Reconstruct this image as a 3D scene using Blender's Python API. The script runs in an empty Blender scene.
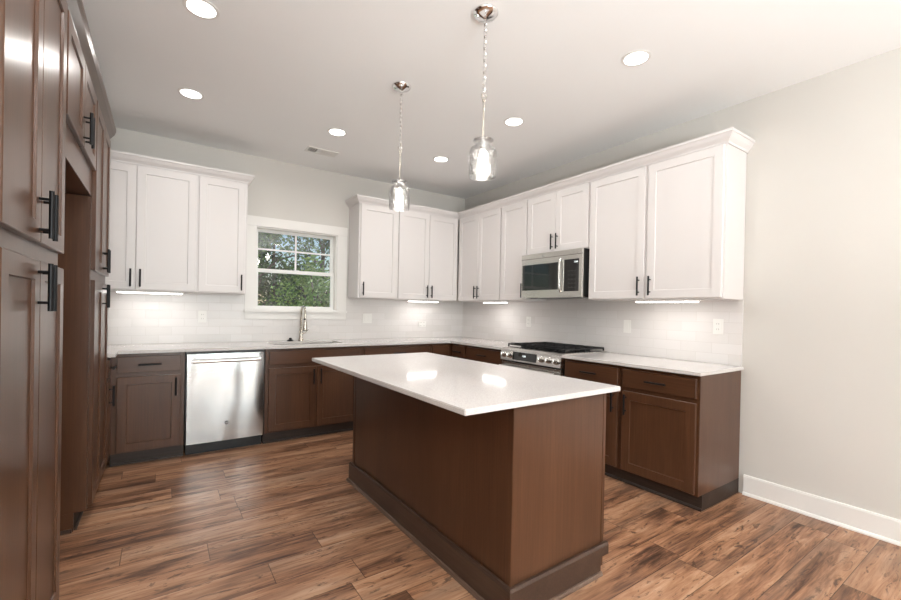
import bpy, bmesh, math, random
from mathutils import Vector, Matrix, Euler
random.seed(7)
C = bpy.context.scene.collection
SC = bpy.context.scene
PI = math.pi
CEIL = 2.838

# ------------------------------------------------------------------ camera
cam_d = bpy.data.cameras.new('camera'); cam = bpy.data.objects.new('camera', cam_d); C.objects.link(cam)
yaw, pitch, roll = math.radians(34.394), math.radians(-0.323), math.radians(1.131)
F = Vector((math.sin(yaw)*math.cos(pitch), math.cos(yaw)*math.cos(pitch), math.sin(pitch)))
R = Vector((math.cos(yaw), -math.sin(yaw), 0)); U = R.cross(F)
R2 = R*math.cos(roll) + U*math.sin(roll); U2 = U*math.cos(roll) - R*math.sin(roll)
M = Matrix((R2, U2, -F)).transposed().to_4x4(); M.translation = Vector((-3.474, -4.772, 1.281))
cam.matrix_world = M
cam_d.sensor_width = 36; cam_d.lens = 36*421.1/901
cam_d.shift_x = 0; cam_d.shift_y = 12.4/901
cam_d.clip_start = 0.02; cam_d.clip_end = 200
SC.camera = cam

# ------------------------------------------------------------------ view, world, lights
SC.view_settings.view_transform = 'Standard'; SC.view_settings.look = 'None'
SC.view_settings.gamma = 1; SC.view_settings.use_curve_mapping = False
SC.view_settings.exposure = -0.12
W = bpy.data.worlds.new('sky'); SC.world = W; W.use_nodes = True
wn = W.node_tree; wn.nodes.clear()
wo = wn.nodes.new('ShaderNodeOutputWorld'); wb = wn.nodes.new('ShaderNodeBackground'); ws = wn.nodes.new('ShaderNodeTexSky')
ws.sky_type = 'NISHITA'; ws.sun_disc = False; ws.sun_elevation = math.radians(48); ws.sun_rotation = math.radians(200); ws.air_density = 1.3; ws.dust_density = 0.3; ws.ozone_density = 3.0
wb.inputs['Strength'].default_value = 0.11
wn.links.new(ws.outputs[0], wb.inputs[0]); wn.links.new(wb.outputs[0], wo.inputs[0])

def lamp(name, typ, loc, energy, color=(1, 1, 1), rot=(0, 0, 0), **kw):
    d = bpy.data.lights.new(name, typ); d.energy = energy; d.color = color
    for k, v in kw.items(): setattr(d, k, v)
    o = bpy.data.objects.new(name, d); C.objects.link(o); o.location = loc; o.rotation_euler = rot
    return o
lamp('sun', 'SUN', (0, 0, 20), 4.0, (1, .95, .86), (math.radians(48), 0, math.radians(-150)), angle=0.01)
# added fill lights outside two assumed rear windows of the unseen room behind the camera
for k, x in enumerate((-3.5, -1.85)):
    lamp('rear_window_fill', 'AREA', (x, -8.75, 1.45), 80, (0.93, 0.97, 1.0), (math.radians(90), 0, 0), shape='RECTANGLE', size=1.25, size_y=1.9)
    # added fill outside the same windows, tilted up to brighten the ceiling
    lamp('rear_up_fill', 'AREA', (x, -9.0, .55), 60, (.95, 0.98, 1), (math.radians(118), 0, 0), shape='RECTANGLE', size=1.5, size_y=1.0)

# added unseen fill light behind the camera, aimed up to brighten the ceiling
lamp('ceiling_fill', 'AREA', (-2.7, -6.3, 1.3), 212, (.96, .985, 1), (PI, 0, 0), shape='DISK', size=1.2)

# ------------------------------------------------------------------ materials
def srgb(r, g, b):
    f = lambda c: (c/255/12.92) if c/255 <= .04045 else ((c/255+.055)/1.055)**2.4
    return (f(r), f(g), f(b), 1)
def mat(name, col, rough=.5, metal=0, spec=.5, emit=None, estr=0, coat=0):
    m = bpy.data.materials.new(name); m.use_nodes = True
    b = m.node_tree.nodes['Principled BSDF']
    b.inputs['Base Color'].default_value = col; b.inputs['Roughness'].default_value = rough
    b.inputs['Metallic'].default_value = metal; b.inputs['Specular IOR Level'].default_value = spec
    if coat: b.inputs['Coat Weight'].default_value = coat; b.inputs['Coat Roughness'].default_value = .2
    if emit: b.inputs['Emission Color'].default_value = emit; b.inputs['Emission Strength'].default_value = estr
    return m
class NT:
    def __init__(s, m): s.t = m.node_tree; s.b = s.t.nodes['Principled BSDF']
    def n(s, typ, **kw):
        x = s.t.nodes.new(typ)
        for k, v in kw.items():
            if k.startswith('i_'): x.inputs[k[2:].replace('_', ' ')].default_value = v
            else: setattr(x, k, v)
        return x
    def l(s, a, b): s.t.links.new(a, b)
    def ramp(s, src, stops):
        r = s.n('ShaderNodeValToRGB'); e = r.color_ramp.elements
        while len(e) < len(stops): e.new(.5)
        for k, (p, c) in enumerate(stops): e[k].position = p; e[k].color = c
        s.l(src, r.inputs[0]); return r.outputs[0]
    def math(s, op, a, b=None):
        m = s.n('ShaderNodeMath', operation=op)
        for k, v in enumerate((a, b)):
            if v is None: continue
            if isinstance(v, (int, float)): m.inputs[k].default_value = v
            else: s.l(v, m.inputs[k])
        return m.outputs[0]
    def bump(s, h, strength, dist=.01):
        b = s.n('ShaderNodeBump'); b.inputs['Strength'].default_value = strength; b.inputs['Distance'].default_value = dist
        s.l(h, b.inputs['Height']); s.l(b.outputs[0], s.b.inputs['Normal'])
def noisy_paint(name, c1, c2, rough, scale=3, bump=0.0):
    m = mat(name, c1, rough); t = NT(m)
    tc = t.n('ShaderNodeTexCoord'); nz = t.n('ShaderNodeTexNoise', i_Scale=scale, i_Detail=3.0); t.l(tc.outputs['Object'], nz.inputs['Vector'])
    t.l(t.ramp(nz.outputs['Fac'], [(.3, c1), (.7, c2)]), t.b.inputs['Base Color'])
    if bump:
        n2 = t.n('ShaderNodeTexNoise', i_Scale=180.0, i_Detail=2.0); t.l(tc.outputs['Object'], n2.inputs['Vector']); t.bump(n2.outputs['Fac'], bump, .001)
    return m
M_wall = noisy_paint('wall_paint', srgb(206, 202, 196), srgb(209, 205, 199), .6, 1.2, .15)
M_ceil = noisy_paint('ceiling_paint', srgb(243, 243, 242), srgb(245, 245, 244), .8, 1.2, .2)
M_white = noisy_paint('white_cabinet_paint', srgb(218, 213, 211), srgb(220, 215, 213), .38, 2)
M_trim = noisy_paint('white_trim_paint', srgb(230, 227, 223), srgb(232, 229, 225), .35, 2)
M_vinyl = mat('window_vinyl', srgb(232, 232, 228), .35)
M_black = mat('matte_black_metal', srgb(24, 24, 26), .38, .6)
M_blackp = mat('black_plastic', srgb(16, 16, 17), .35)
M_blackglass = mat('black_glass', srgb(12, 13, 14), .05, spec=.8)
M_iron = mat('cast_iron', srgb(22, 22, 23), .55)
M_chrome = mat('chrome', (.85, .85, .85, 1), .06, 1)
M_nickel = mat('brushed_nickel', srgb(190, 184, 174), .22, 1)
M_plate = mat('white_plastic', srgb(232, 230, 226), .35)
M_slot = mat('dark_slot', srgb(60, 58, 56), .6)
M_lens = mat('lamp_lens', (1, 1, 1, 1), .5, emit=(1, .965, .91, 1), estr=7)
M_strip = mat('strip_lens', (1, 1, 1, 1), .5, emit=(1, .97, .93, 1), estr=5)
M_bulb = mat('bulb_glow', (1, 1, 1, 1), .4, emit=(1, .95, .86, 1), estr=16)
M_digits = mat('lit_digits', (1, 1, 1, 1), .5, emit=(.85, .95, 1, 1), estr=1.5)
M_grey = mat('grey_mark', srgb(150, 152, 155), .4)
M_vdark = mat('vent_dark', srgb(84, 78, 76), .7)
M_bark = noisy_paint('bark', srgb(74, 62, 50), srgb(104, 92, 78), .9, 8)

def stainless(name, wav=0.0, col=(214, 212, 208), rough=.24):
    m = mat(name, srgb(*col), rough, 1); t = NT(m)
    tc = t.n('ShaderNodeTexCoord'); mp = t.n('ShaderNodeMapping'); mp.inputs['Scale'].default_value = (3, 3, 260)
    t.l(tc.outputs['Object'], mp.inputs['Vector']); nz = t.n('ShaderNodeTexNoise', i_Scale=2.0, i_Detail=2.0); t.l(mp.outputs[0], nz.inputs['Vector'])
    t.l(t.ramp(nz.outputs['Fac'], [(.2, (rough*.85,)*3+(1,)), (.8, (rough*1.2,)*3+(1,))]), t.b.inputs['Roughness'])
    if wav:
        mp2 = t.n('ShaderNodeMapping'); mp2.inputs['Scale'].default_value = (6, 1, 1.5)
        t.l(tc.outputs['Object'], mp2.inputs['Vector']); n2 = t.n('ShaderNodeTexNoise', i_Scale=1.0, i_Detail=0.0); t.l(mp2.outputs[0], n2.inputs['Vector'])
        t.bump(n2.outputs['Fac'], wav, .05)
    return m
M_steel = stainless('stainless_steel')
M_steelw = stainless('stainless_steel_door', .42, (205, 208, 208), .17)

def dark_wood(name, c1, c2, c3, rough=.29, axis=2):
    m = mat(name, c1, rough, spec=.4, coat=.12); t = NT(m)
    tc = t.n('ShaderNodeTexCoord'); mp = t.n('ShaderNodeMapping')
    s = [6, 6, 6]; s[axis] = .9; mp.inputs['Scale'].default_value = s
    oi = t.n('ShaderNodeObjectInfo'); t.l(tc.outputs['Object'], mp.inputs['Vector'])
    n1 = t.n('ShaderNodeTexNoise', i_Scale=1.0, i_Detail=5.0, i_Roughness=.6, i_Distortion=.6, noise_dimensions='4D'); t.l(mp.outputs[0], n1.inputs['Vector'])
    t.l(t.math('MULTIPLY', oi.outputs['Random'], 9.0), n1.inputs['W'])
    mp2 = t.n('ShaderNodeMapping'); s2 = [130, 130, 130]; s2[axis] = 3; mp2.inputs['Scale'].default_value = s2; t.l(tc.outputs['Object'], mp2.inputs['Vector'])
    n2 = t.n('ShaderNodeTexNoise', i_Scale=1.0, i_Detail=3.0); t.l(mp2.outputs[0], n2.inputs['Vector'])
    v = t.math('ADD', t.math('MULTIPLY', n1.outputs['Fac'], .6), t.math('MULTIPLY', n2.outputs['Fac'], .4))
    t.l(t.ramp(v, [(.3, c1), (.5, c2), (.7, c3)]), t.b.inputs['Base Color'])
    t.bump(n2.outputs['Fac'], .08, .001)
    return m
WD = (srgb(68, 43, 28), srgb(79, 51, 34), srgb(92, 61, 42))
M_wood = dark_wood('stained_cabinet_wood', *WD)
M_woodh = dark_wood('stained_cabinet_wood_across', *WD, axis=0)
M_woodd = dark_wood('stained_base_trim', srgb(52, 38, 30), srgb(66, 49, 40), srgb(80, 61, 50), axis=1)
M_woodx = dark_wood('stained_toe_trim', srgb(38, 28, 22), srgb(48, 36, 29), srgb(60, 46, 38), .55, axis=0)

def quartz():
    m = mat('white_quartz', srgb(226, 221, 217), .09, spec=.5); t = NT(m)
    tc = t.n('ShaderNodeTexCoord'); n1 = t.n('ShaderNodeTexNoise', i_Scale=260.0, i_Detail=2.0); t.l(tc.outputs['Object'], n1.inputs['Vector'])
    t.l(t.ramp(n1.outputs['Fac'], [(.35, srgb(198, 192, 189)), (.5, srgb(212, 207, 204)), (.7, srgb(218, 214, 211))]), t.b.inputs['Base Color'])
    return m
M_quartz = quartz()

def tile(name, ax):
    m = mat(name, srgb(225, 220, 217), .25, spec=.4); t = NT(m)
    tc = t.n('ShaderNodeTexCoord'); sp = t.n('ShaderNodeSeparateXYZ'); t.l(tc.outputs['Object'], sp.inputs[0])
    cb = t.n('ShaderNodeCombineXYZ'); t.l(sp.outputs[ax], cb.inputs[0]); t.l(t.math('SUBTRACT', sp.outputs[2], .914), cb.inputs[1])
    br = t.n('ShaderNodeTexBrick', offset=.5); t.l(cb.outputs[0], br.inputs['Vector'])
    for k, v in dict(Scale=1.0, Mortar_Size=.0018, Mortar_Smooth=.3, Brick_Width=.232 if ax == 1 else .2, Row_Height=.0785).items():
        br.inputs[k.replace('_', ' ')].default_value = v
    br.inputs['Color1'].default_value = srgb(222, 218, 216); br.inputs['Color2'].default_value = srgb(215, 211, 208); br.inputs['Mortar'].default_value = srgb(204, 199, 195)
    t.l(br.outputs['Color'], t.b.inputs['Base Color'])
    t.l(t.ramp(br.outputs['Fac'], [(0, (.24,)*3+(1,)), (1, (.7,)*3+(1,))]), t.b.inputs['Roughness'])
    nz = t.n('ShaderNodeTexNoise', i_Scale=9.0, i_Detail=1.0); t.l(tc.outputs['Object'], nz.inputs['Vector'])
    h = t.math('ADD', t.math('MULTIPLY', br.outputs['Fac'], -1.0), t.math('MULTIPLY', nz.outputs['Fac'], .6))
    t.bump(h, .35, .003)
    return m
M_tileB = tile('subway_tile_back', 0); M_tileR = tile('subway_tile_side', 1)

def floor_mat():
    m = mat('plank_floor', srgb(140, 95, 66), .38, spec=.4); t = NT(m)
    PW, PL = .182, 1.35
    tc = t.n('ShaderNodeTexCoord'); sp = t.n('ShaderNodeSeparateXYZ'); t.l(tc.outputs['Object'], sp.inputs[0])
    yv = t.math('DIVIDE', sp.outputs[1], PW); row = t.math('FLOOR', yv)
    wr = t.n('ShaderNodeTexWhiteNoise', noise_dimensions='1D'); t.l(row, wr.inputs['W'])
    xv = t.math('ADD', t.math('DIVIDE', sp.outputs[0], PL), t.math('MULTIPLY', wr.outputs['Value'], 5.0)); colm = t.math('FLOOR', xv)
    idv = t.n('ShaderNodeCombineXYZ'); t.l(row, idv.inputs[0]); t.l(colm, idv.inputs[1])
    wn2 = t.n('ShaderNodeTexWhiteNoise', noise_dimensions='2D'); t.l(idv.outputs[0], wn2.inputs['Vector'])
    pid = wn2.outputs['Value']
    # grain coordinates, shifted per plank
    g = t.n('ShaderNodeCombineXYZ'); t.l(t.math('ADD', sp.outputs[0], t.math('MULTIPLY', pid, 37.0)), g.inputs[0]); t.l(sp.outputs[1], g.inputs[1]); t.l(t.math('MULTIPLY', pid, 11.0), g.inputs[2])
    def stretch(sx, sy, sc, det, dist, rgh=.55):
        mp = t.n('ShaderNodeMapping'); mp.inputs['Scale'].default_value = (sx, sy, 1); t.l(g.outputs[0], mp.inputs['Vector'])
        nz = t.n('ShaderNodeTexNoise', i_Scale=sc, i_Detail=det, i_Distortion=dist, i_Roughness=rgh); t.l(mp.outputs[0], nz.inputs['Vector']); return nz.outputs['Fac']
    big = stretch(1.1, 7, 1.0, 3.0, .8); mid = stretch(2.2, 26, 1.0, 5.0, 1.6, .65); fine = stretch(5, 150, 1.0, 3.0, .4)
    v = t.math('ADD', t.math('ADD', t.math('MULTIPLY', big, .5), t.math('MULTIPLY', mid, .36)), t.math('ADD', t.math('MULTIPLY', fine, .14), t.math('MULTIPLY', t.math('SUBTRACT', pid, .5), .06)))
    colr = t.ramp(v, [(.35, srgb(68, 46, 35)), (.42, srgb(108, 75, 55)), (.48, srgb(144, 102, 75)), (.55, srgb(168, 126, 96)), (.64, srgb(190, 153, 124))])
    # knots and dark cracks
    kn = stretch(4.5, 17, 1.0, 4.0, 2.2, .7); kr = t.ramp(kn, [(.56, (0, 0, 0, 1)), (.66, (1, 1, 1, 1))])
    mx = t.n('ShaderNodeMix', data_type='RGBA'); t.l(t.math('MULTIPLY', kr, .8), mx.inputs[0]); t.l(colr, mx.inputs[6]); mx.inputs[7].default_value = srgb(62, 42, 32)
    # grey wash on some planks
    gw = t.n('ShaderNodeMix', data_type='RGBA'); t.l(t.math('MULTIPLY', t.ramp(stretch(.8, 5, 1.0, 2.0, .5), [(.5, (0, 0, 0, 1)), (.7, (1, 1, 1, 1))]), .5), gw.inputs[0]); t.l(mx.outputs[2], gw.inputs[6]); gw.inputs[7].default_value = srgb(122, 98, 82)
    fy = t.math('FRACT', yv); fx = t.math('FRACT', xv)
    ey = t.math('MULTIPLY', t.math('MINIMUM', fy, t.math('SUBTRACT', 1.0, fy)), PW); ex = t.math('MULTIPLY', t.math('MINIMUM', fx, t.math('SUBTRACT', 1.0, fx)), PL)
    e = t.math('MINIMUM', ey, ex)
    er = t.ramp(t.math('MULTIPLY', e, 100.0), [(.08, (1, 1, 1, 1)), (.26, (0, 0, 0, 1))])
    m3 = t.n('ShaderNodeMix', data_type='RGBA'); t.l(t.math('MULTIPLY', er, .75), m3.inputs[0]); t.l(gw.outputs[2], m3.inputs[6]); m3.inputs[7].default_value = srgb(48, 32, 24)
    t.l(m3.outputs[2], t.b.inputs['Base Color'])
    t.l(t.ramp(v, [(.3, (.48,)*3+(1,)), (.7, (.34,)*3+(1,))]), t.b.inputs['Roughness'])
    t.bump(t.math('SUBTRACT', t.math('MULTIPLY', mid, .5), er), .25, .002)
    return m
M_floor = floor_mat()

def thin_glass(name, tint=(1, 1, 1, 1), base=.06, bump=0, col=(1, 1, 1, 1)):
    m = bpy.data.materials.new(name); m.use_nodes = True; t = m.node_tree; t.nodes.clear()
    o = t.nodes.new('ShaderNodeOutputMaterial'); mx = t.nodes.new('ShaderNodeMixShader'); tr = t.nodes.new('ShaderNodeBsdfTransparent'); gl = t.nodes.new('ShaderNodeBsdfGlossy')
    tr.inputs[0].default_value = tint; gl.inputs['Roughness'].default_value = .02; gl.inputs['Color'].default_value = col
    fr = t.nodes.new('ShaderNodeLayerWeight'); fr.inputs['Blend'].default_value = .25
    ml = t.nodes.new('ShaderNodeMath'); ml.operation = 'MULTIPLY_ADD'; ml.inputs[1].default_value = .75; ml.inputs[2].default_value = base
    t.links.new(fr.outputs['Fresnel'], ml.inputs[0]); t.links.new(ml.outputs[0], mx.inputs[0]); t.links.new(tr.outputs[0], mx.inputs[1]); t.links.new(gl.outputs[0], mx.inputs[2]); t.links.new(mx.outputs[0], o.inputs[0])
    if bump:
        nz = t.nodes.new('ShaderNodeTexNoise'); nz.inputs['Scale'].default_value = 45; tc = t.nodes.new('ShaderNodeTexCoord'); t.links.new(tc.outputs['Object'], nz.inputs['Vector'])
        b = t.nodes.new('ShaderNodeBump'); b.inputs['Strength'].default_value = bump; b.inputs['Distance'].default_value = .01; t.links.new(nz.outputs['Fac'], b.inputs['Height'])
        t.links.new(b.outputs[0], gl.inputs['Normal']); t.links.new(b.outputs[0], fr.inputs['Normal'])
    return m
M_pane = thin_glass('window_glass', (.97, .99, .98, 1), .03)
M_shade = thin_glass('clear_shade_glass', (.95, .95, .95, 1), .05, .7)

def leaf_mat(name, c1, c2, c3):
    m = mat(name, c1, .55); t = NT(m)
    g = t.n('ShaderNodeNewGeometry'); t.l(t.ramp(g.outputs['Random Per Island'], [(0, c1), (.5, c2), (1, c3)]), t.b.inputs['Base Color'])
    return m
LEAF = [leaf_mat('leaves_dark', srgb(38, 66, 34), srgb(58, 92, 44), srgb(84, 122, 58)),
        leaf_mat('leaves_mid', srgb(52, 88, 40), srgb(80, 124, 52), srgb(120, 164, 78)),
        leaf_mat('leaves_light', srgb(96, 140, 56), srgb(134, 178, 76), srgb(176, 206, 110))]
M_grass = noisy_paint('grass_ground', srgb(70, 96, 46), srgb(104, 124, 66), .9, 2)

# ------------------------------------------------------------------ mesh helpers
class MB:
    def __init__(s): s.bm = bmesh.new()
    def box(s, x0, x1, y0, y1, z0, z1, bev=0):
        b = min(bev, abs(x1-x0)*.45, abs(y1-y0)*.45, abs(z1-z0)*.45)
        v = [s.bm.verts.new((x, y, z)) for x in (x0, x1) for y in (y0, y1) for z in (z0, z1)]
        fs = [s.bm.faces.new([v[i] for i in q]) for q in ((0, 1, 3, 2), (4, 6, 7, 5), (0, 4, 5, 1), (2, 3, 7, 6), (0, 2, 6, 4), (1, 5, 7, 3))]
        if b > 0:
            es = list({e for f in fs for e in f.edges})
            bmesh.ops.bevel(s.bm, geom=es, offset=b, segments=2, affect='EDGES')
        return s
    def tube(s, pts, r, n=12, closed=False):
        pts = [Vector(p) for p in pts]; rs = r if isinstance(r, (list, tuple)) else [r]*len(pts)
        rings = []; N = len(pts); up = None
        for i, p in enumerate(pts):
            if closed: d = (pts[(i+1) % N]-pts[i-1]).normalized()
            else: d = (pts[min(i+1, N-1)]-pts[max(i-1, 0)]).normalized()
            if up is None: up = d.orthogonal().normalized()
            up = (up - d*up.dot(d)).normalized(); w = d.cross(up)
            rings.append([s.bm.verts.new(p + (up*math.cos(2*PI*k/n) + w*math.sin(2*PI*k/n))*rs[i]) for k in range(n)])
        for i in range(N if closed else N-1):
            a, b = rings[i], rings[(i+1) % N]
            for k in range(n): s.bm.faces.new((a[k], a[(k+1) % n], b[(k+1) % n], b[k]))
        if not closed: s.bm.faces.new(rings[0][::-1]); s.bm.faces.new(rings[-1])
        return s
    def lathe(s, prof, c=(0, 0, 0), n=32, axis='z', open_=False):
        """prof: (radius, height) pairs; closed solid unless open_"""
        rings = []
        for r, h in prof:
            ring = []
            for k in range(n):
                a = 2*PI*k/n; p = (r*math.cos(a), r*math.sin(a), h)
                if axis == 'x': p = (h, p[0], p[1])
                if axis == 'y': p = (p[0], h, p[1])
                ring.append(s.bm.verts.new(Vector(p)+Vector(c)))
            rings.append(ring)
        for a, b in zip(rings, rings[1:]):
            for k in range(n): s.bm.faces.new((a[k], a[(k+1) % n], b[(k+1) % n], b[k]))
        if not open_: s.bm.faces.new(rings[0][::-1]); s.bm.faces.new(rings[-1])
        return s
    def prism(s, poly, axis, a, b):
        """extrude polygon (list of 2-tuples) along axis from a to b"""
        def P(q, h):
            if axis == 'x': return (h, q[0], q[1])
            if axis == 'y': return (q[0], h, q[1])
            return (q[0], q[1], h)
        A = [s.bm.verts.new(P(q, a)) for q in poly]; B = [s.bm.verts.new(P(q, b)) for q in poly]; n = len(poly)
        s.bm.faces.new(A[::-1]); s.bm.faces.new(B)
        for k in range(n): s.bm.faces.new((A[k], A[(k+1) % n], B[(k+1) % n], B[k]))
        return s
    def cells(s, us, vs, keep, a, b, axis='z'):
        """grid slab with holes: keep(i,j) tells whether the cell is solid"""
        cache = {}
        def V(i, j, h):
            k = (i, j, h)
            if k not in cache:
                u, v = us[i], vs[j]; p = (u, v, h) if axis == 'z' else ((u, h, v) if axis == 'y' else (h, u, v))
                cache[k] = s.bm.verts.new(p)
            return cache[k]
        n, m = len(us)-1, len(vs)-1; K = lambda i, j: 0 <= i < n and 0 <= j < m and keep(i, j)
        for i in range(n):
            for j in range(m):
                if not K(i, j): continue
                s.bm.faces.new((V(i, j, b), V(i+1, j, b), V(i+1, j+1, b), V(i, j+1, b)))
                s.bm.faces.new((V(i, j, a), V(i, j+1, a), V(i+1, j+1, a), V(i+1, j, a)))
                for (di, dj, p, q) in ((-1, 0, (i, j), (i, j+1)), (1, 0, (i+1, j), (i+1, j+1)), (0, -1, (i, j), (i+1, j)), (0, 1, (i, j+1), (i+1, j+1))):
                    if not K(i+di, j+dj): s.bm.faces.new((V(*p, a), V(*q, a), V(*q, b), V(*p, b)))
        return s
    def sweep(s, path, prof, side=1):
        """mitred sweep of (out, z) profile along an xy path; out is to the right of travel when side=1"""
        P = [Vector(p) for p in path]; rings = []
        for i, p in enumerate(P):
            n = []
            if i > 0: d = (p-P[i-1]).normalized(); n.append(Vector((d.y, -d.x))*side)
            if i < len(P)-1: d = (P[i+1]-p).normalized(); n.append(Vector((d.y, -d.x))*side)
            if len(n) == 2: m = (n[0]+n[1]); m = m/(m.dot(n[0]))
            else: m = n[0]
            rings.append([s.bm.verts.new((p.x+m.x*o, p.y+m.y*o, z)) for o, z in prof])
        k = len(prof)
        for a, b in zip(rings, rings[1:]):
            for j in range(k): s.bm.faces.new((a[j], a[(j+1) % k], b[(j+1) % k], b[j]))
        s.bm.faces.new(rings[0][::-1]); s.bm.faces.new(rings[-1])
        return s
    def panel(s, x0, x1, z0, z1, t=.02, st=.062, rec=.008, slope=.003, y=0):
        """shaker door leaf facing -y with its back on y"""
        def ring(o, yy): return [s.bm.verts.new(p) for p in ((x0+o, yy, z0+o), (x1-o, yy, z0+o), (x1-o, yy, z1-o), (x0+o, yy, z1-o))]
        rs = [ring(0, y), ring(0, y-t+.0025), ring(.0025, y-t)]
        if st: rs += [ring(st, y-t), ring(st+slope, y-t+rec)]
        for a, b in zip(rs, rs[1:]):
            for k in range(4): s.bm.faces.new((a[k], a[(k+1) % 4], b[(k+1) % 4], b[k]))
        s.bm.faces.new(rs[0][::-1]); s.bm.faces.new(rs[-1])
        return s
    def build(s, name, m, parent=None, loc=(0, 0, 0), smooth=False):
        bmesh.ops.recalc_face_normals(s.bm, faces=s.bm.faces[:])
        me = bpy.data.meshes.new(name); s.bm.to_mesh(me); s.bm.free()
        if smooth:
            for p in me.polygons: p.use_smooth = True
            try: me.set_sharp_from_angle(angle=math.radians(40))
            except Exception: pass
        for mm in (m if isinstance(m, list) else [m]): me.materials.append(mm)
        o = bpy.data.objects.new(name, me); C.objects.link(o); o.location = loc
        if parent: o.parent = parent
        return o
def tag(o, label, cat=None, group=None, kind=None):
    if label: o['label'] = label
    if cat: o['category'] = cat
    if group: o['group'] = group
    if kind: o['kind'] = kind
    return o
def empty(name, loc, rz=0, label=None, cat=None, group=None):
    o = bpy.data.objects.new(name, None); C.objects.link(o); o.location = loc; o.rotation_euler = (0, 0, rz); o.empty_display_size = .1
    return tag(o, label, cat, group)
def copy_tree(o, parent=None):
    c = o.copy(); C.objects.link(c)
    if parent: c.parent = parent
    for ch in o.children: copy_tree(ch, c)
    return c
def struct(name, mb, m, label=None, parent=None):
    o = mb.build(name, m, parent)
    if not parent: o['kind'] = 'structure'
    if label: o['label'] = label
    return o

# ------------------------------------------------------------------ the room
XL, YR = -4.43, -8.6
struct('floor', MB().box(XL-.1, .1, YR-.1, .1, -.08, 0), M_floor, 'wide brown rustic wood planks running across the kitchen')
struct('ceiling', MB().box(XL-.1, .1, YR-.1, .1, CEIL, CEIL+.1), M_ceil, 'flat white ceiling')
WX0, WX1, WZ0, WZ1 = -2.685, -1.815, 1.245, 2.115
struct('wall_back', MB().cells([XL-.1, WX0, WX1, .1], [0, WZ0, WZ1, CEIL], lambda i, j: not (i == 1 and j == 1), 0, .14, 'y'), M_wall, 'pale grey wall with the window')
struct('wall_right', MB().box(0, .1, YR-.1, 0, 0, CEIL), M_wall, 'pale grey wall behind the range')
struct('wall_left', MB().box(XL-.1, XL, YR-.1, 0, 0, CEIL), M_wall, 'pale wall behind the tall brown cabinets')
ASSUMED_RW = [(-4.2, -2.8), (-2.5, -1.2)]
struct('wall_front', MB().cells([XL, -4.2, -2.8, -2.5, -1.2, 0], [0, .5, 2.4, CEIL], lambda i, j: not (j == 1 and i in (1, 3)), YR-.1, YR, 'y'), M_wall, 'wall behind the viewer with two assumed windows')
BBP = [(0, 0), (.027, 0), (.027, .008), (.022, .018), (.015, .02), (.015, .128), (.011, .14), (0, .14)]
struct('baseboard_right', MB().sweep([(0, -3.482), (0, YR)], BBP, 1), M_trim, 'tall white baseboard along the bare right wall')

# window over the sink
w1 = bpy.data.objects.new('window_1', None); C.objects.link(w1); w1['kind'] = 'structure'; w1['label'] = 'white framed sash window over the sink'
cw = .095
MB().box(WX0-cw, WX0+.004, -.02, 0, WZ0, WZ1+.0, .003).build('casing_side', M_trim, w1)
MB().box(WX1-.004, WX1+.115, -.02, 0, WZ0, WZ1, .003).build('casing_side', M_trim, w1)
MB().box(WX0-cw, WX1+.115, -.024, 0, WZ1, WZ1+.1, .003).build('casing_head', M_trim, w1)
MB().box(WX0-cw-.005, WX1+.12, -.045, .1, WZ0-.025, WZ0, .004).build('window_sill', M_trim, w1)
MB().box(WX0-cw, WX1+.115, -.018, 0, WZ0-.1, WZ0-.025, .003).build('apron', M_trim, w1)
MB().cells([WX0, WX0+.015, WX1-.015, WX1], [WZ0, WZ0+.012, WZ1-.012, WZ1], lambda i, j: not (i == 1 and j == 1), 0.001, .139, 'y').build('jamb', M_trim, w1)
gx0, gx1 = -2.642, -1.862; zm = 1.675
MB().cells([WX0+.015, gx0, gx1, WX1-.015], [WZ0+.012, 1.288, zm-.03, zm+.008], lambda i, j: not (i == 1 and j == 1), .055, .085, 'y').build('lower_sash', M_vinyl, w1)
up = MB().cells([WX0+.015, gx0, gx1, WX1-.015], [zm-.03, zm+.008, 2.075, WZ1-.012], lambda i, j: not (i == 1 and j == 1), .088, .115, 'y').build('upper_sash', M_vinyl, w1)
MB().box((gx0+gx1)/2-.009, (gx0+gx1)/2+.009, .093, .103, zm+.008, 2.075).box(gx0, gx1, .094, .102, 1.885, 1.903).build('muntin', M_vinyl, up)
MB().box(gx0, gx1, .068, .072, 1.288, zm-.03).build('lower_pane', M_pane, w1)
MB().box(gx0, gx1, .104, .107, zm+.008, 2.075).build('upper_pane', M_pane, w1)
MB().box(-2.28, -2.22, .05, .062, zm-.005, zm+.012, .003).build('sash_lock', M_vinyl, w1)
# assumed rear windows, unseen behind the camera, added for the light
for k, (a, b) in enumerate(ASSUMED_RW):
    w = bpy.data.objects.new('window_%d' % (k+2), None); C.objects.link(w); w['kind'] = 'structure'
    MB().cells([a-.09, a, (a+b)/2-.03, (a+b)/2+.03, b, b+.09], [.41, .5, 1.42, 1.48, 2.4, 2.49], lambda i, j: not (i in (1, 3) and j in (1, 3)), YR-.06, YR+.02, 'y').build('window_frame', M_trim, w)
    MB().box(a, b, YR-.045, YR-.04, .5, 2.4).build('pane', M_pane, w)

# tiled splashbacks
struct('trim_1', MB().cells([XL, WX0-cw, WX1+.115, 0], [.914, WZ0-.1, 1.396], lambda i, j: not (i == 1 and j == 1), -.008, 0, 'y'), M_tileB, 'white glossy subway tile splashback along the sink wall')
struct('trim_2', MB().box(-.008, 0, -3.452, -.008, .914, 1.42), M_tileR, 'white glossy subway tile splashback along the range wall')

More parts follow.
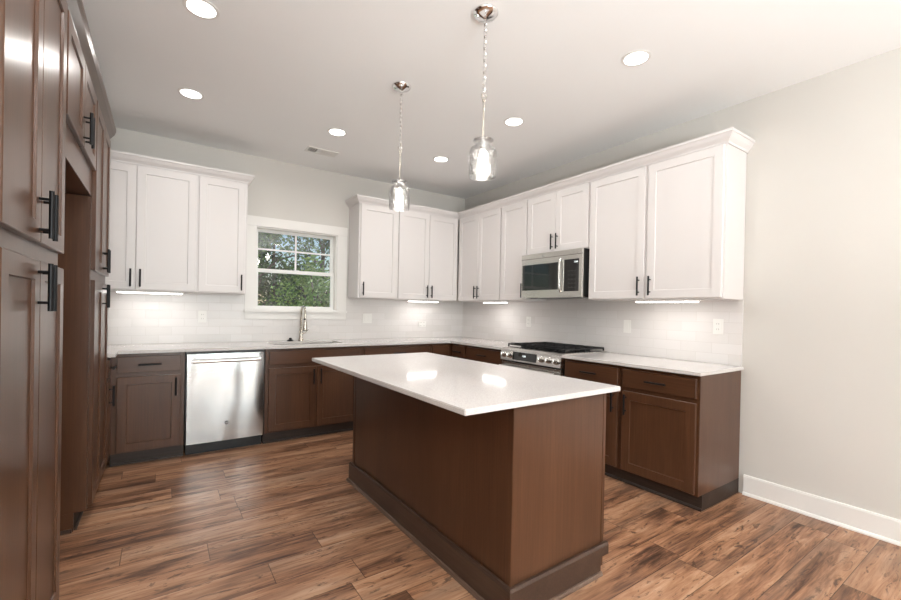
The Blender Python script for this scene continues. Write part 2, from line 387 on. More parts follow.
# ------------------------------------------------------------------ cabinets
def handle_bm(L=.15, vert=True, off=.029, r=.007):
    b = MB()
    ax = (lambda t: (0, -off, t)) if vert else (lambda t: (t, -off, 0))
    b.tube([ax(-L/2), ax(L/2)], r, 10)
    for q in (-L*.32, L*.32):
        p = (0, 0, q) if vert else (q, 0, 0); e = ax(q)
        b.tube([p, e], .0046, 8)
    return b
HM = {}
def handle(parent, x, z, y, vert=True, L=.15):
    k = (vert, L)
    if k not in HM:
        o = handle_bm(L, vert).build('handle', M_black, parent, (x, y, z), True); HM[k] = o.data
    else:
        o = bpy.data.objects.new('handle', HM[k]); C.objects.link(o); o.parent = parent; o.location = (x, y, z)
    o['label'] = 'black bar pull'
    return o
def front(root, kind, x0, x1, z0, z1, hs, m, y=0, hz=None, t=.02):
    """kind door/drawer/false; hs: (x, z, vertical) of the handle"""
    nm = {'door': 'door', 'drawer': 'drawer_front', 'false': 'false_front'}[kind]
    # leaves share local origin at their lower left so grain differs
    o = MB().panel(0, x1-x0, 0, z1-z0, t=t, st=.062 if kind == 'door' else 0).build(nm, m, root, (x0, y, z0))
    if hs: handle(o, hs[0]-x0, hs[1]-z0, -t, hs[2])
    return o
def cabinet(name, loc, rz, w, d, z0, z1, fronts, m, label, cat, group=None, toe=None, mh=None, toe_h=.105, toe_in=.055, hollow=False):
    root = empty(name, loc, rz, label, cat, group)
    zb = z0+toe_h if toe else z0
    if hollow:
        MB().cells([0, .02, w-.02, w], [0, .02, d-.02, d], lambda i, j: not (i == 1 and j == 1), .62, z1).box(0, w, 0, d, zb, .6199).build('body', m, root)
    else: MB().box(0, w, 0, d, zb, z1, .0015).build('body', m, root)
    if toe:
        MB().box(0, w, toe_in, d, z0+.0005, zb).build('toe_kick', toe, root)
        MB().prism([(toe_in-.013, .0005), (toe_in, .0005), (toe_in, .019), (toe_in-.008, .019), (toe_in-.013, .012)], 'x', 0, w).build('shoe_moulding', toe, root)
    for f in fronts: front(root, *f[:6], (mh or m) if f[0] != 'door' else m)
    return root
RZR, RZL = -PI/2, PI/2

g = .004
def upper(loc, rz, w, doors, label, z0=1.396, z1=2.468, d=.306, group='white wall cabinets'):
    """doors: list of (x0,x1,handle_x or None)"""
    fr = [('door', a, b, z0+.008, z1-.018, (h, z0+.105, True) if h is not None else None) for a, b, h in doors]
    return cabinet('wall_cabinet', loc, rz, w, d, z0, z1, fr, M_white, label, 'wall cabinet', group)
FU = -.31
# left bank on the back wall: local x from the left end
hx = .033
a0 = -4.10
upper((a0, FU, 0), 0, -3.222-a0, [(.012, -3.665-a0-.002, -3.665-a0-hx), (-3.665-a0+.002, -3.222-a0-.006, -3.665-a0+hx)], 'white two-door wall cabinet with crown, far left above the bright strip light')
upper((-3.222, FU, 0), 0, .412, [(.012, .395, .395-.03)], 'white single-door wall cabinet just left of the window')
# right bank on the back wall
upper((-1.678, FU, 0), 0, .485, [(.018, .475, .018+.03)], 'white single-door wall cabinet just right of the window')
upper((-1.193, FU, 0), 0, .863-.004, [(.01, .426, .426-.03), (.43, .853, .43+.03)], 'white two-door wall cabinet at the far corner on the window wall')
# range wall: local x runs towards the viewer
upper((FU, -.334, 0), RZR, .819, [(.008, .405, .405-.03), (.409, .806, .409+.03)], 'white two-door wall cabinet at the far corner on the range wall')
upper((FU, -1.153, 0), RZR, .412, [(.012, .402, .402-.03)], 'white narrow single-door wall cabinet left of the microwave')
mwc = upper((FU, -1.565, 0), RZR, .78, [(.012, .388, .388-.03), (.392, .768, .392+.03)], 'short white two-door wall cabinet over the microwave', z0=1.862)
upper((FU, -2.345, 0), RZR, .542, [(.012, .53, .53-.035)], 'white single-door wall cabinet just right of the microwave')
upper((FU, -2.887, 0), RZR, .565, [(.012, .553, .012+.035)], 'white single-door wall cabinet at the end of the range wall')
# crown mouldings
CR = [(0, 2.455), (.006, 2.455), (.01, 2.468), (.03, 2.49), (.043, 2.514), (.049, 2.517), (.049, 2.534), (0, 2.534)]
tag(MB().sweep([(-4.30, FU-.003), (-2.808, FU-.003), (-2.808, -.001)], CR, 1).build('crown_moulding', M_white), 'white crown moulding over the wall cabinets left of the window', 'crown moulding')
tag(MB().sweep([(-1.680, -.001), (-1.680, FU-.003), (FU-.003, FU-.003), (FU-.003, -3.454), (-.001, -3.454)], CR, 1).build('crown_moulding', M_white), 'long white crown moulding round the corner over the range wall cabinets', 'crown moulding')
XT = -3.814
CRD = [(0, 2.45), (.006, 2.45), (.012, 2.465), (.035, 2.505), (.042, 2.53), (.042, 2.55), (0, 2.55)]
tag(MB().sweep([(XT+.003, -3.43), (XT+.003, -.876), (XL+.002, -.876)], CRD, 1).build('crown_moulding', M_woodd), 'dark brown crown moulding over the tall brown cabinets', 'crown moulding')

# tall brown cabinets on the left wall (local x runs to the back)
def tall(y0, w, label, seam):
    fr = []
    for lo, hi, hz in ((1.47, 2.44, 1.47+.085), (.115, 1.412, 1.412-.085)):
        fr += [('door', .012, seam-.002, lo, hi, (seam-.03, hz, True)), ('door', seam+.002, w-.012, lo, hi, (seam+.03, hz, True))]
    return cabinet('pantry_cabinet', (XT, y0, 0), RZL, w, -XL+XT-.002, 0, 2.468, fr, M_wood, label, 'pantry cabinet', None, toe=M_woodx)
tall(-3.34, .80, 'tall brown four-door pantry cabinet, closest to the viewer', .405)
fp = tall(-1.64, .76, 'tall brown four-door pantry cabinet beyond the refrigerator gap', .40)
MB().box(-.019, -.001, .001, -XL+XT-.004, .105, 1.88, .001).box(-.019, -.001, .055, -XL+XT-.004, .0005, .105).build('end_panel', M_wood, fp)
MB().prism([(-.019, .0005), (-.019, .019), (-.026, .019), (-.032, .012), (-.032, .0005)], 'y', .06, -XL+XT-.01).build('shoe_moulding', M_woodd, fp)
cabinet('over_fridge_cabinet', (XT, -2.538, 0), RZL, .896, -XL+XT-.002, 1.885, 2.468,
        [('door', .014, .446, 2.03, 2.44, (.446-.03, 2.115, True)), ('door', .45, .882, 2.03, 2.44, (.45+.03, 2.115, True))], M_wood,
        'short brown two-door cabinet high above the empty refrigerator gap', 'wall cabinet')

# base cabinets
FB = -.61
def base(loc, rz, w, cols, label, group='brown base cabinets', toe=M_woodx, name='base_cabinet', hollow=False):
    fr = []
    for c in cols: fr.append(c)
    return cabinet(name, loc, rz, w, .60, 0, .889, fr, M_wood, label, 'base cabinet', group, toe=toe, mh=M_woodh, hollow=hollow)
dz = (.738, .866); oz = (.118, .706)
# return on the left wall
cabinet('base_cabinet', (-3.81, -.874, 0), RZL, .262, .61, 0, .889,
        [('drawer', .01, .19, *dz, (.10, .80, False)), ('door', .01, .19, *oz, (.05, .60, True))], M_wood, 'narrow brown base cabinet tucked beside the far pantry, facing right', 'base cabinet', 'brown base cabinets', toe=M_woodx)
base((-3.798, FB, 0), 0, .486, [('drawer', .04, .458, *dz, (.25, .80, False)), ('door', .04, .458, *oz, (.458-.033, .61, True))], 'brown base cabinet with one drawer and door left of the dishwasher')
base((-2.684, FB, 0), 0, .944, [('false', .03, .914, *dz, None), ('door', .03, .47, *oz, (.47-.033, .61, True)), ('door', .474, .914, *oz, (.474+.033, .61, True))], 'brown two-door sink base cabinet under the window', hollow=True)
base((-1.738, FB, 0), 0, .838, [('drawer', .02, .818, *dz, (.42, .80, False)), ('door', .02, .417, *oz, (.417-.033, .61, True)), ('door', .421, .818, *oz, (.421+.033, .61, True))], 'brown wide-drawer base cabinet right of the sink cabinet behind the island')
base((-.898, FB, 0), 0, .892, [('drawer', .02, .245, *dz, None), ('door', .02, .245, *oz, (.05, .61, True))], 'brown blind corner base cabinet on the window wall')
base((FB, -.652, 0), RZR, .28, [('drawer', .012, .262, *dz, (.14, .80, False)), ('door', .012, .262, *oz, (.23, .61, True))], 'narrow brown base cabinet beside the far corner on the range wall')
base((FB, -.934, 0), RZR, .631, [('drawer', .015, .61, *dz, (.31, .80, False)), ('drawer', .015, .61, .43, .72, (.31, .6, False)), ('drawer', .015, .61, .118, .416, (.31, .3, False))], 'brown drawer base cabinet just left of the range')
base((FB, -2.345, 0), RZR, .542, [('drawer', .015, .522, *dz, (.27, .80, False)), ('door', .015, .522, *oz, (.522-.033, .61, True))], 'brown base cabinet with drawer and door just right of the range')
base((FB, -2.889, 0), RZR, .563, [('drawer', .02, .545, *dz, (.283, .80, False)), ('door', .02, .545, *oz, (.02+.033, .61, True))], 'brown base cabinet with exposed end panel at the end of the range wall')

# countertops
CT0, CT1 = .890, .914
us = [XL+.002, -3.75, -2.585, -1.895, -.648, -.008]; vs = [-1.563, -.876, -.648, -.50, -.13, -.008]
def keepL(i, j):
    x = (us[i]+us[i+1])/2; y = (vs[j]+vs[j+1])/2
    if -2.585 < x < -1.895 and -.50 < y < -.13: return False
    return y > -.648 or (x < -3.75 and y > -.876) or x > -.648
o = MB().cells(us, vs, keepL, CT0, CT1).build('countertop', M_quartz)
tag(o, 'long white quartz countertop running under the window and round the corner to the range', 'countertop')
tag(MB().box(-.648, -.008, -3.468, -2.345, CT0, CT1, .003).build('countertop', M_quartz), 'white quartz countertop right of the range', 'countertop')

# ------------------------------------------------------------------ island
ISX0, ISX1, ISY0, ISY1 = -2.280, -1.648, -3.485, -1.80
ISR = math.radians(.8)
isl = empty('kitchen_island', ((ISX0+ISX1)/2, (ISY0+ISY1)/2, 0), ISR, 'dark brown island cabinet with tall base trim under the white slab', 'kitchen island')
cx, cy = (ISX0+ISX1)/2, (ISY0+ISY1)/2
hx2, hy2 = (ISX1-ISX0)/2, (ISY1-ISY0)/2
MB().box(-hx2+.006, hx2, -hy2+.006, hy2-.006, .105, .889).build('body', M_wood, isl)
MB().box(-hx2, -hx2+.006, -hy2+.03, hy2-.03, .02, .889).build('back_panel', M_wood, isl)
MB().box(-hx2+.024, hx2-.002, -hy2, -hy2+.006, .02, .889).build('end_panel', M_wood, isl)
MB().box(-hx2+.024, hx2-.002, hy2-.006, hy2, .02, .889).build('end_panel', M_wood, isl)
for sy in (-1, 1):
    y = sy*hy2
    MB().box(-hx2-.004, -hx2+.022, min(y+sy*.004, y-sy*.03), max(y+sy*.004, y-sy*.03), .02, .889, .002).build('corner_post', M_wood, isl)
    MB().box(hx2-.022, hx2, min(y+sy*.002, y-sy*.02), max(y+sy*.002, y-sy*.02), .105, .889, .001).build('corner_post', M_wood, isl)
BP = [(0, .0), (.02, .0), (.02, .128), (.013, .14), (0, .14)]
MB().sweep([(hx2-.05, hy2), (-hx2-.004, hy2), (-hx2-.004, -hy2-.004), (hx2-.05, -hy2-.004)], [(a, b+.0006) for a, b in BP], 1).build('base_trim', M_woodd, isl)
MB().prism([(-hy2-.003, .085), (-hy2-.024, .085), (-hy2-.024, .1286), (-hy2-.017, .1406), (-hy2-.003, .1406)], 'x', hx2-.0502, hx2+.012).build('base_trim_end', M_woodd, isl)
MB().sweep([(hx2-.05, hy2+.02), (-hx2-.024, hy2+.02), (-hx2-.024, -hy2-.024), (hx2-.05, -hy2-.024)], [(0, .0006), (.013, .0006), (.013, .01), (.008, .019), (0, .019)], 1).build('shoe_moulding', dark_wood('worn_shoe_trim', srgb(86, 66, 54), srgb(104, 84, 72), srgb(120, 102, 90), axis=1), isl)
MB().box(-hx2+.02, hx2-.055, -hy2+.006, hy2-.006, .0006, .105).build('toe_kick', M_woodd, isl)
# fronts on the side facing the range
L = 2*hy2; n = 3; wv = L/n
for k in range(n):
    ya, yb = -hy2+.02+k*(L-.04)/n+.004, -hy2+.02+(k+1)*(L-.04)/n-.004
    for nm, za, zb_ in (('drawer_front', .738, .866), ('door', .118, .706)):
        o = MB().panel(0, yb-ya, 0, zb_-za, st=.062 if nm == 'door' else 0).build(nm, M_wood if nm == 'door' else M_woodh, isl, (hx2, ya, za)); o.rotation_euler = (0, 0, PI/2)
        handle(o, (yb-ya)/2 if nm != 'door' else yb-ya-.033, .062 if nm != 'door' else .49, -.02, nm == 'door')
ict = MB().box(-.492, .492, -.922, .922, CT0, CT1, .003).build('island_countertop', M_quartz, None, (-2.068, -2.597, 0)); ict.rotation_euler = (0, 0, ISR)
tag(ict, 'big white quartz slab overhanging the brown island', 'countertop')

# ------------------------------------------------------------------ sink, faucet
b = MB()
sx0, sx1, sy0, sy1 = -2.592, -1.888, -.507, -.123
b.cells([sx0, sx0+.02, sx1-.02, sx1], [sy0, sy0+.02, sy1-.02, sy1], lambda i, j: not (i == 1 and j == 1), .66, .8895)
b.box(sx0, sx1, sy0, sy1, .652, .66)
s = b.build('sink', M_steel); tag(s, 'undermount stainless steel sink in the counter below the window', 'sink')
MB().lathe([(.045, .660), (.045, .664), (.03, .665), (.012, .663)], (-2.24, -.30, 0)).build('drain', M_chrome, s)
fa = empty('faucet', (-2.225, -.075, CT1), 0, 'tall brushed nickel gooseneck faucet with pull-down spray behind the sink', 'faucet')
MB().lathe([(.027, .0005), (.027, .012), (.02, .03), (.017, .06), (.0165, .13), (.013, .135)], (0, 0, 0), 24).build('base', M_nickel, fa, smooth=True)
pts = [(0, 0, .12), (0, 0, .27)]
for k in range(1, 13):
    a = PI*k/12; pts.append((0, -.075*(1-math.cos(a)), .30+.075*math.sin(a)))
pts += [(0, -.15, .26)]
MB().tube(pts, .0115, 14).build('spout', M_nickel, fa, smooth=True)
MB().lathe([(.0158, .246), (.0158, .232)], (0, -.15, 0), 20).build('collar', M_blackp, fa, smooth=True)
sh = MB().lathe([(.0125, .27), (.015, .262), (.015, .22), (.02, .205), (.023, .15), (.024, .125), (.019, .12)], (0, -.15, 0), 24).build('spray_head', M_nickel, fa, smooth=True)
MB().lathe([(.021, .1215), (.021, .117)], (0, -.15, 0), 20).build('nozzle_ring', M_blackp, sh, smooth=True)
MB().tube([(.014, 0, .08), (.04, 0, .085), (.075, -.01, .125)], [.009, .008, .0055], 10).build('lever', M_nickel, fa, smooth=True)
cp = empty('drain_stopper', (-2.335, -.075, CT1), 0, 'small black sink stopper standing on the counter left of the faucet', 'stopper')
MB().lathe([(.034, .0005), (.034, .006), (.026, .014), (.012, .02)], (0, 0, 0), 20).build('cap_base', M_black, cp, smooth=True)
MB().lathe([(.012, .019), (.015, .026), (.015, .032), (.008, .036)], (0, 0, 0), 16).build('cap_knob', M_black, cp, smooth=True)

# ------------------------------------------------------------------ dishwasher
def text(body, size, parent, loc, m, rot=(PI/2, 0, 0), name='lit_digits', shear=0):
    c = bpy.data.curves.new(name, 'FONT'); c.body = body; c.size = size; c.align_x = 'CENTER'; c.align_y = 'CENTER'; c.extrude = .0002; c.shear = shear
    t_ = bpy.data.objects.new(name, c); me = bpy.data.meshes.new_from_object(t_); bpy.data.objects.remove(t_)
    me.materials.clear(); me.materials.append(m)
    o = bpy.data.objects.new(name, me); C.objects.link(o); o.parent = parent; o.location = loc; o.rotation_euler = rot; return o
dw = empty('dishwasher', (-3.308, -.61, 0), 0, 'stainless steel dishwasher with bar handle between brown base cabinets', 'dishwasher')
w = .62
MB().box(.003, w-.003, .0, .58, .1, .882).build('tub', M_blackp, dw)
MB().box(.012, w-.012, .05, .5, .0006, .1).build('toe_panel', M_blackp, dw)
d = MB()
# softly bowed door
nx = 16
pr = [(.012+(w-.024)*k/nx, -.034-.006*math.sin(PI*k/nx)) for k in range(nx+1)]
d.prism(pr+[(w-.012, -.001), (.012, -.001)], 'z', .108, .866)
door = d.build('door', M_steelw, dw)
MB().tube([(.05, -.082, .808), (.57, -.082, .808)], .016, 14).box(.05, .066, -.085, -.036, .796, .820, .003).box(.554, .57, -.085, -.036, .796, .820, .003).build('handle', M_steel, door, smooth=True)
def gelogo(parent, loc, r, rz=0, dark=True):
    """round script monogram badge facing -y of its parent"""
    e = MB().lathe([(r, 0), (r, -.002), (r*.93, -.003)], (0, 0, 0), 28, 'y').build('badge', M_grey if dark else M_steel, parent, loc, True)
    e.rotation_euler = (0, 0, rz)
    bmk = MB().lathe([(r*.86, -.0031), (r*.86, -.0034)], (0, 0, 0), 28, 'y').build('badge_field', M_blackp if dark else M_grey, e)
    text('GE', r*1.15, e, (0, -.0037, 0), M_plate, name='monogram', shear=.25)
gelogo(door, (w*.5, -.0402, .262), .016)
MB().box(.565, .60, -.0368, -.0355, .846, .852).build('vent_slot', M_slot, door)
MB().box(.30, .33, -.0405, -.0399, .853, .857).build('status_light', M_slot, door)

# ------------------------------------------------------------------ range
RY1, RW_ = -1.569, .77
rg = empty('range', (-.61, RY1, 0), RZR, 'slide-in stainless gas range with black grates in the right run', 'range')
w = RW_
MB().box(.003, w-.003, 0, .595, .02, .895).build('body', M_blackp, rg)
MB().box(0.0, w, -.015, .595, .895, .922, .003).build('cooktop', M_steel, rg)
MB().box(.03, w-.03, .04, .56, .9221, .926, .002).build('burner_pan', M_blackglass, rg)
# control panel: sloped
cpn = MB().prism([(-.002, .79), (-.052, .80), (-.038, .905), (-.012, .921), (-.002, .921)], 'x', .0, w).build('control_panel', M_steel, rg)
slope = math.atan2(.014, .105)
def on_panel(x, t): return (x, -.052+.014*t, .80+.105*t)
for x in (.05, .135, w-.225, w-.135, w-.05):
    px, py, pz = on_panel(x, .52)
    k = MB().lathe([(.0, 0), (.03, 0), (.03, -.007), (.026, -.01), (.024, -.032), (.019, -.036), (0.001, -.036)], (0, 0, 0), 24, 'y', True).build('knob', M_steel, cpn, (px, py, pz), True)
    k.rotation_euler = (slope*-1, 0, 0)
    MB().box(-.004, .004, -.047, -.03, -.022, .022, .002).build('knob_grip', M_chrome, k)
px, py, pz = on_panel(w*.425, .5)
dsp = MB().box(-.155, .155, -.004, .001, -.038, .038, .001).build('display', M_blackglass, cpn, (px, py, pz)); dsp.rotation_euler = (-slope, 0, 0)
text('12:00', .022, dsp, (0, -.0045, .004), M_digits)
# oven door with handle and window, drawer
od = MB().box(.006, w-.006, -.042, -.001, .24, .785, .004).build('oven_door', M_steel, rg)
MB().box(.1, w-.1, -.0435, -.041, .34, .64, .001).build('oven_window', M_blackglass, od)
MB().tube([(.03, -.088, .742), (w-.03, -.088, .742)], .013, 14).box(.03, .052, -.088, -.041, .729, .755, .004).box(w-.052, w-.03, -.088, -.041, .729, .755, .004).build('handle', M_steel, od, smooth=True)
sd = MB().box(.006, w-.006, -.04, -.001, .075, .232, .004).build('storage_drawer', M_steel, rg)
for sx in (.04, w-.04):
    for sy in (.05, .54): MB().lathe([(.018, .0004), (.018, .006), (.01, .008), (.01, .022)], (sx, sy, 0), 12).build('foot', M_blackp, rg)
# grates
gz = .958
for gi, (ga, gb) in enumerate(((.018, .26), (.264, .506), (.510, .752))):
    gb_ = MB(); y0, y1 = .03, .578; th = .011
    for x in (ga, gb-th): gb_.box(x, x+th, y0, y1, gz-.014, gz, .002)
    for y in (y0, y1-th, (y0+y1)/2-th/2): gb_.box(ga, gb, y, y+th, gz-.014, gz, .002)
    m_ = (ga+gb)/2
    gb_.box(m_-th/2, m_+th/2, y0, y1, gz-.012, gz, .002)
    for yc in (y0+.13, y1-.13): gb_.box(ga, gb, yc-th/2, yc+th/2, gz-.012, gz, .002)
    for x in (ga, gb-th):
        for y in (y0, y1-th, (y0+y1)/2-th/2): gb_.box(x, x+th, y, y+th, .926, gz-.012)
    gb_.build('grate', M_iron, rg)
    for yc in (y0+.13, y1-.13):
        MB().lathe([(.05, .926), (.05, .932), (.036, .936), (.036, .942), (.02, .9435)], (m_, yc, 0), 20).build('burner', M_iron, rg, smooth=True)

# ------------------------------------------------------------------ microwave
mw = empty('microwave', (-.375, -1.572, 1.42), RZR, 'stainless over-the-range microwave with black glass door', 'microwave')
w, h = .766, .438
MB().box(0, w, 0, .36, 0, h, .003).build('casing', M_blackp, mw)
fpn = MB().box(0.0, w, -.026, -.0005, 0, h, .004).build('front_panel', M_steel, mw)
MB().box(.018, .49, -.0285, -.0255, .075, h-.105, .001).build('door_window', M_blackglass, fpn)
kp = MB().box(.565, w-.035, -.0285, -.0255, .055, h-.09, .001).build('keypad', M_blackglass, fpn)
text('12:00', .02, kp, (.70, -.0288, h-.118), M_digits)
kk = MB()
for r in range(5):
    for c in range(3): kk.box(.615+c*.036, .630+c*.036, -.0288, -.0284, .085+r*.038, .093+r*.038)
kk.build('key_marks', M_slot, kp)
hp = []
for k in range(13):
    t_ = k/12; hp.append((.527, -.03-.026*math.sin(PI*t_)**.45, .05+(h-.13)*t_))
MB().tube(hp, [.0085]*13, 12).build('handle', M_steel, fpn, smooth=True)
MB().box(.0, w, -.027, -.0255, h-.05, h-.047).build('vent_seam', M_slot, fpn)
gelogo(fpn, (.30, -.0262, h-.03), .011, dark=False)
MB().box(.06, w-.06, .05, .30, -.004, .001).build('grease_filter', M_grey, mw)
MB().box(.1, .18, .01, .035, -.006, .001).build('task_light', M_slot, mw)

# ------------------------------------------------------------------ outlets and switches
def plate(loc, rz, label, kind='outlet', w=.072, h=.116):
    r = empty('wall_outlet' if kind == 'outlet' else 'wall_switch', loc, rz, label, 'outlet' if kind == 'outlet' else 'switch', 'wall plates on the splashback')
    p = MB().box(-w/2, w/2, -.006, 0, -h/2, h/2, .0025).build('cover_plate', M_plate, r)
    n = 2 if w > .1 else 1
    for k in range(n):
        xo = (k-(n-1)/2)*.046
        if kind == 'outlet':
            for zo in (-.02, .02):
                s_ = MB().box(xo-.017, xo+.017, -.0085, -.0055, zo-.015, zo+.015, .002).build('socket', M_plate, r)
                MB().box(xo-.008, xo-.006, -.009, -.0083, zo-.005, zo+.006).box(xo+.006, xo+.008, -.009, -.0083, zo-.005, zo+.006).build('slot', M_slot, s_)
        else: MB().box(xo-.017, xo+.017, -.0095, -.0055, -.034, .034, .002).build('rocker', M_plate, r)
    return r
plate((-.0085, -3.292, 1.196), RZR, 'white outlet on the tile near the end of the range wall')
plate((-.0085, -2.54, 1.165), RZR, 'white rocker switch on the tile just right of the range', 'switch')
plate((-.0085, -1.30, 1.165), RZR, 'white outlet on the tile left of the range')
plate((-1.43, -.0085, 1.16), 0, 'white double switch plate on the tile right of the window', 'switch', w=.118)
plate((-.66, -.0085, 1.09), 0, 'sideways outlet plate on the tile near the far corner', w=.112, h=.07).children
plate((-3.15, -.0085, 1.17), 0, 'white outlet on the tile above the dishwasher')

# ------------------------------------------------------------------ under-cabinet lights
def strip(x0, y0, x1, y1, label):
    alongx = abs(x1-x0) > abs(y1-y0); L = max(abs(x1-x0), abs(y1-y0)); c = ((x0+x1)/2, (y0+y1)/2)
    r = empty('under_cabinet_light', (c[0], c[1], 1.372), 0 if alongx else PI/2, label, 'strip light', 'strip lights under the white wall cabinets')
    MB().box(-L/2-.012, L/2+.012, -.022, .022, .010, .0235, .002).build('housing', M_plate, r)
    MB().box(-L/2, L/2, -.018, .018, .0, .010, .002).build('lens', M_strip, r)
    l = lamp('strip_lamp', 'AREA', (0, 0, -.004), 2.5*L, (1, .96, .92), (0, 0, 0), shape='RECTANGLE', size=L, size_y=.03); l.parent = r
strip(-3.795, -.22, -3.325, -.22, 'glowing white strip light under the far left wall cabinet')
strip(-.98, -.22, -.56, -.22, 'glowing white strip light on the window wall near the far corner')
strip(-.22, -.75, -.22, -1.15, 'glowing white strip light on the range wall near the far corner')
strip(-.22, -2.76, -.22, -3.24, 'glowing white strip light under the last wall cabinets right of the microwave')

# ------------------------------------------------------------------ ceiling fittings
def can(x, y, label, first=[]):
    if not first:
        r = empty('ceiling_light', (x, y, CEIL), 0, label, 'ceiling light', 'round recessed ceiling lights')
        MB().lathe([(.084, -.0005), (.084, -.003), (.07, -.0055), (.066, -.004), (.066, -.0005)], (0, 0, 0), 40).build('trim_ring', M_plate, r, smooth=True)
        MB().lathe([(.067, -.0012), (.067, -.0048), (.03, -.0058)], (0, 0, 0), 40).build('lens', M_lens, r)
        first.append(r)
    else:
        r = copy_tree(first[0]); r.location = (x, y, CEIL); r['label'] = label
    l = lamp('can_lamp', 'AREA', (x, y, CEIL-.012), 5.5, (1, .97, .93), (0, 0, 0), shape='DISK', size=.15); l.data.spread = math.radians(165)
    return r
can(-3.325, -2.187, 'bright round recessed light at the top edge, left of the pendants')
can(-3.32, -1.108, 'bright round recessed light above the far left wall cabinets')
can(-2.217, -1.103, 'bright round recessed light beside the ceiling vent')
can(-1.12, -1.103, 'bright round recessed light closest to the far corner')
can(-1.113, -2.19, 'bright round recessed light in the middle of the right row')
can(-1.113, -3.269, 'bright round recessed light closest to the bare right wall')
for x, y in ((-3.325, -3.27), (-3.325, -6.2), (-1.113, -6.2), (-2.2, -4.9)):      # added unseen lights, assumed behind the viewer
    l = can(x, y, 'assumed round recessed light of the room behind the viewer')
v = empty('ceiling_vent', (-2.18, -.55, CEIL), 0, 'white rectangular air vent in the ceiling above the window', 'air vent')
MB().cells([-.15, -.128, .128, .15], [-.075, -.053, .053, .075], lambda i, j: not (i == 1 and j == 1), -.006, -.0006).build('frame', M_plate, v)
MB().box(-.128, -.045, -.053, .053, -.0025, -.0008).build('backing', M_vdark, v)
sl = MB()
for k in range(12):
    x = -.12+k*.0215; sl.prism([(x, -.006), (x+.002, -.006), (x+(.011 if k < 5 else .02), -.003), (x+(.009 if k < 5 else .018), -.003)], 'y', -.053, .053)
sl.build('louvres', M_plate, v)

# pendants
def pendant(x, y, label):
    r = empty('pendant_light', (x, y, CEIL), 0, label, 'pendant light', 'glass pendants over the island')
    MB().lathe([(.068, -.0005), (.068, -.006), (.062, -.014), (.045, -.024), (.02, -.030), (.008, -.034)], (0, 0, 0), 36).build('canopy', M_chrome, r, smooth=True)
    ch = MB(); z = -.030; k = 0
    while z > -.43:
        pts = []
        for q in range(14):
            a = 2*PI*q/14; u = .009*math.cos(a); vv = .0155*math.sin(a)+(-.006 if math.sin(a) < 0 else .006)
            pts.append((u if k % 2 == 0 else 0, 0 if k % 2 == 0 else u, z-.016+vv))
        ch.tube(pts, .0027, 6, True); z -= .031; k += 1
    ch.build('chain', M_chrome, r, smooth=True)
    MB().tube([(.016*math.cos(2*PI*q/20), 0, z-.002+.016*math.sin(2*PI*q/20)) for q in range(20)], .0022, 8, True).build('loop_ring', M_nickel, r, smooth=True)
    MB().tube([(0, 0, z-.016), (0, 0, -.67)], .0052, 12).lathe([(.009, z-.016), (.009, z-.03)], (0, 0, 0), 12).build('stem', M_nickel, r, smooth=True)
    D = -.07
    MB().lathe([(.006, -.585+D), (.014, -.592+D), (.02, -.60+D), (.02, -.625+D), (.016, -.648+D)], (0, 0, 0), 24).build('socket', M_chrome, r, smooth=True)
    prof = [(.020, -.602), (.050, -.594), (.054, -.597), (.036, -.612), (.038, -.625), (.062, -.638), (.071, -.655), (.073, -.68), (.072, -.775), (.069, -.787)]
    prof = [(a, b+D) for a, b in prof]
    s_ = MB().lathe(prof+[(a-.003, b-.003 if k < 2 else b) for k, (a, b) in list(enumerate(prof))[::-1]], (0, 0, 0), 40, open_=True)
    s_.build('glass_shade', M_shade, r, smooth=True)
    MB().lathe([(q, h_+D) for q, h_ in [(.012, -.648), (.014, -.66), (.022, -.685), (.026, -.71), (.023, -.735), (.012, -.757), (.003, -.765)]], (0, 0, 0), 24).build('bulb', M_bulb, r, smooth=True)
    l = lamp('pendant_lamp', 'POINT', (x, y, CEIL-.775), 2.5, (1, .94, .86), shadow_soft_size=.035)
    return r
pendant(-2.10, -3.035, 'clear glass pendant on a chain, hanging over the near end of the island')
pendant(-2.115, -2.125, 'clear glass pendant on a chain, hanging over the far end of the island')

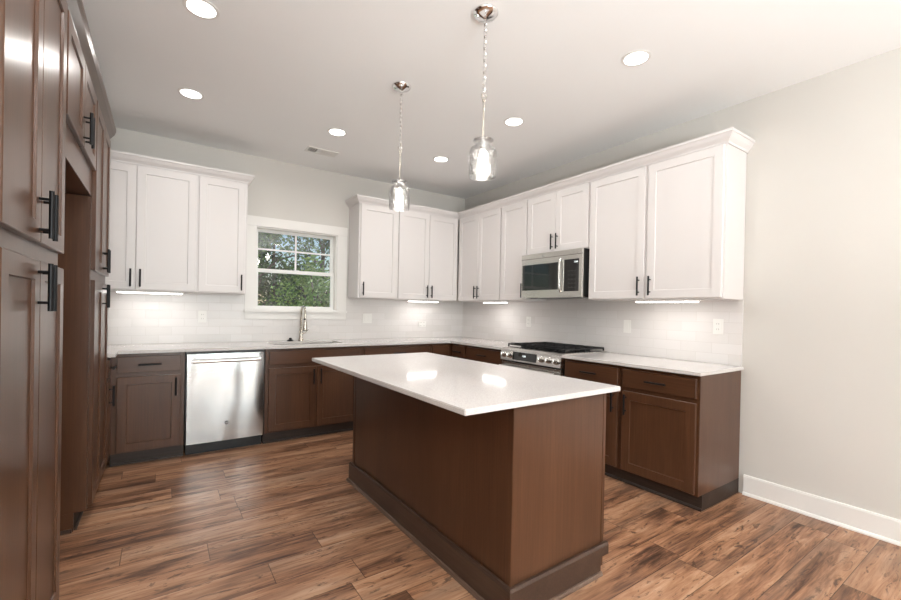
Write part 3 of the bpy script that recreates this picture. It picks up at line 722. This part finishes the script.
# ------------------------------------------------------------------ outside the window
struct('ground', MB().box(-30, 40, .3, 60, -1.2, -1.0), M_grass, 'grassy ground outside the window')
def tree(x, y, h, cr, cz, n, leafm, label, lsz=.16, seed=0):
    rnd = random.Random(seed)
    r = empty('leafy_tree', (x, y, -1.0), 0, label, 'tree', 'trees outside the window')
    tp = [(0, 0, .001), (.05, .02, h*.3), (-.04, .05, h*.6), (.02, 0, h*.92)]
    tk = MB().tube(tp, [.16, .12, .08, .02], 10)
    for k in range(9):
        z = h*(.3+.06*k); a = k*2.4; l_ = cr*.8
        tk.tube([(0, 0, z), (math.cos(a)*l_*.5, math.sin(a)*l_*.5, z+.3), (math.cos(a)*l_, math.sin(a)*l_, z+.8)], [.05, .03, .01], 6)
    tk.build('trunk', M_bark, r, smooth=True)
    b = MB()
    blobs = [(Vector((rnd.gauss(0, cr*.45), rnd.gauss(0, cr*.45), cz+rnd.uniform(-.5, .5)*h*.75)), rnd.uniform(.35, .8)*cr*.55) for _ in range(26)]
    for _ in range(n):
        c, rad = rnd.choice(blobs)
        d = Vector((rnd.gauss(0, 1), rnd.gauss(0, 1), rnd.gauss(0, 1))).normalized()*rad*rnd.random()**.4
        p = c+d
        if p.z < .4: continue
        s_ = lsz*rnd.uniform(.6, 1.3); R_ = Euler((rnd.uniform(-1, 1), rnd.uniform(-1, 1), rnd.uniform(0, 6.28))).to_matrix()
        q = [p+R_ @ Vector(vv)*s_ for vv in ((-.5, 0, 0), (-.05, -.28, .06), (.5, 0, 0), (-.05, .28, .06))]
        vs_ = [b.bm.verts.new(k) for k in q]; b.bm.faces.new(vs_)
    bm = b.bm; me = bpy.data.meshes.new('crown'); bm.to_mesh(me); bm.free(); me.materials.append(leafm)
    o = bpy.data.objects.new('crown', me); C.objects.link(o); o.parent = r
    return r
TR = [(-.62, 4.7, 3.0, .85, 2.1, 5000, LEAF[2], 'light green young tree at the lower right of the window view', .09),
      (-1.9, 6.6, 4.6, 1.25, 2.9, 6500, LEAF[1], 'mid green tree at the left of the window view', .11),
      (.75, 8.6, 5.4, 1.5, 3.1, 6000, LEAF[0], 'dark green tree behind the light green young one', .13),
      (-1.3, 11.5, 6.5, 1.7, 3.8, 5500, LEAF[0], 'dark tree far back at the left of the window view', .16),
      (4.6, 12.8, 6.5, 1.9, 3.6, 5500, LEAF[1], 'green tree far back at the right of the window view', .16),
      (.9, 16.5, 7.4, 2.4, 3.8, 6000, LEAF[0], 'dark tall tree furthest back behind the others', .2)]
for k, t_ in enumerate(TR): tree(*t_[:5], int(t_[5]), t_[6], t_[7], t_[8], seed=k+3)
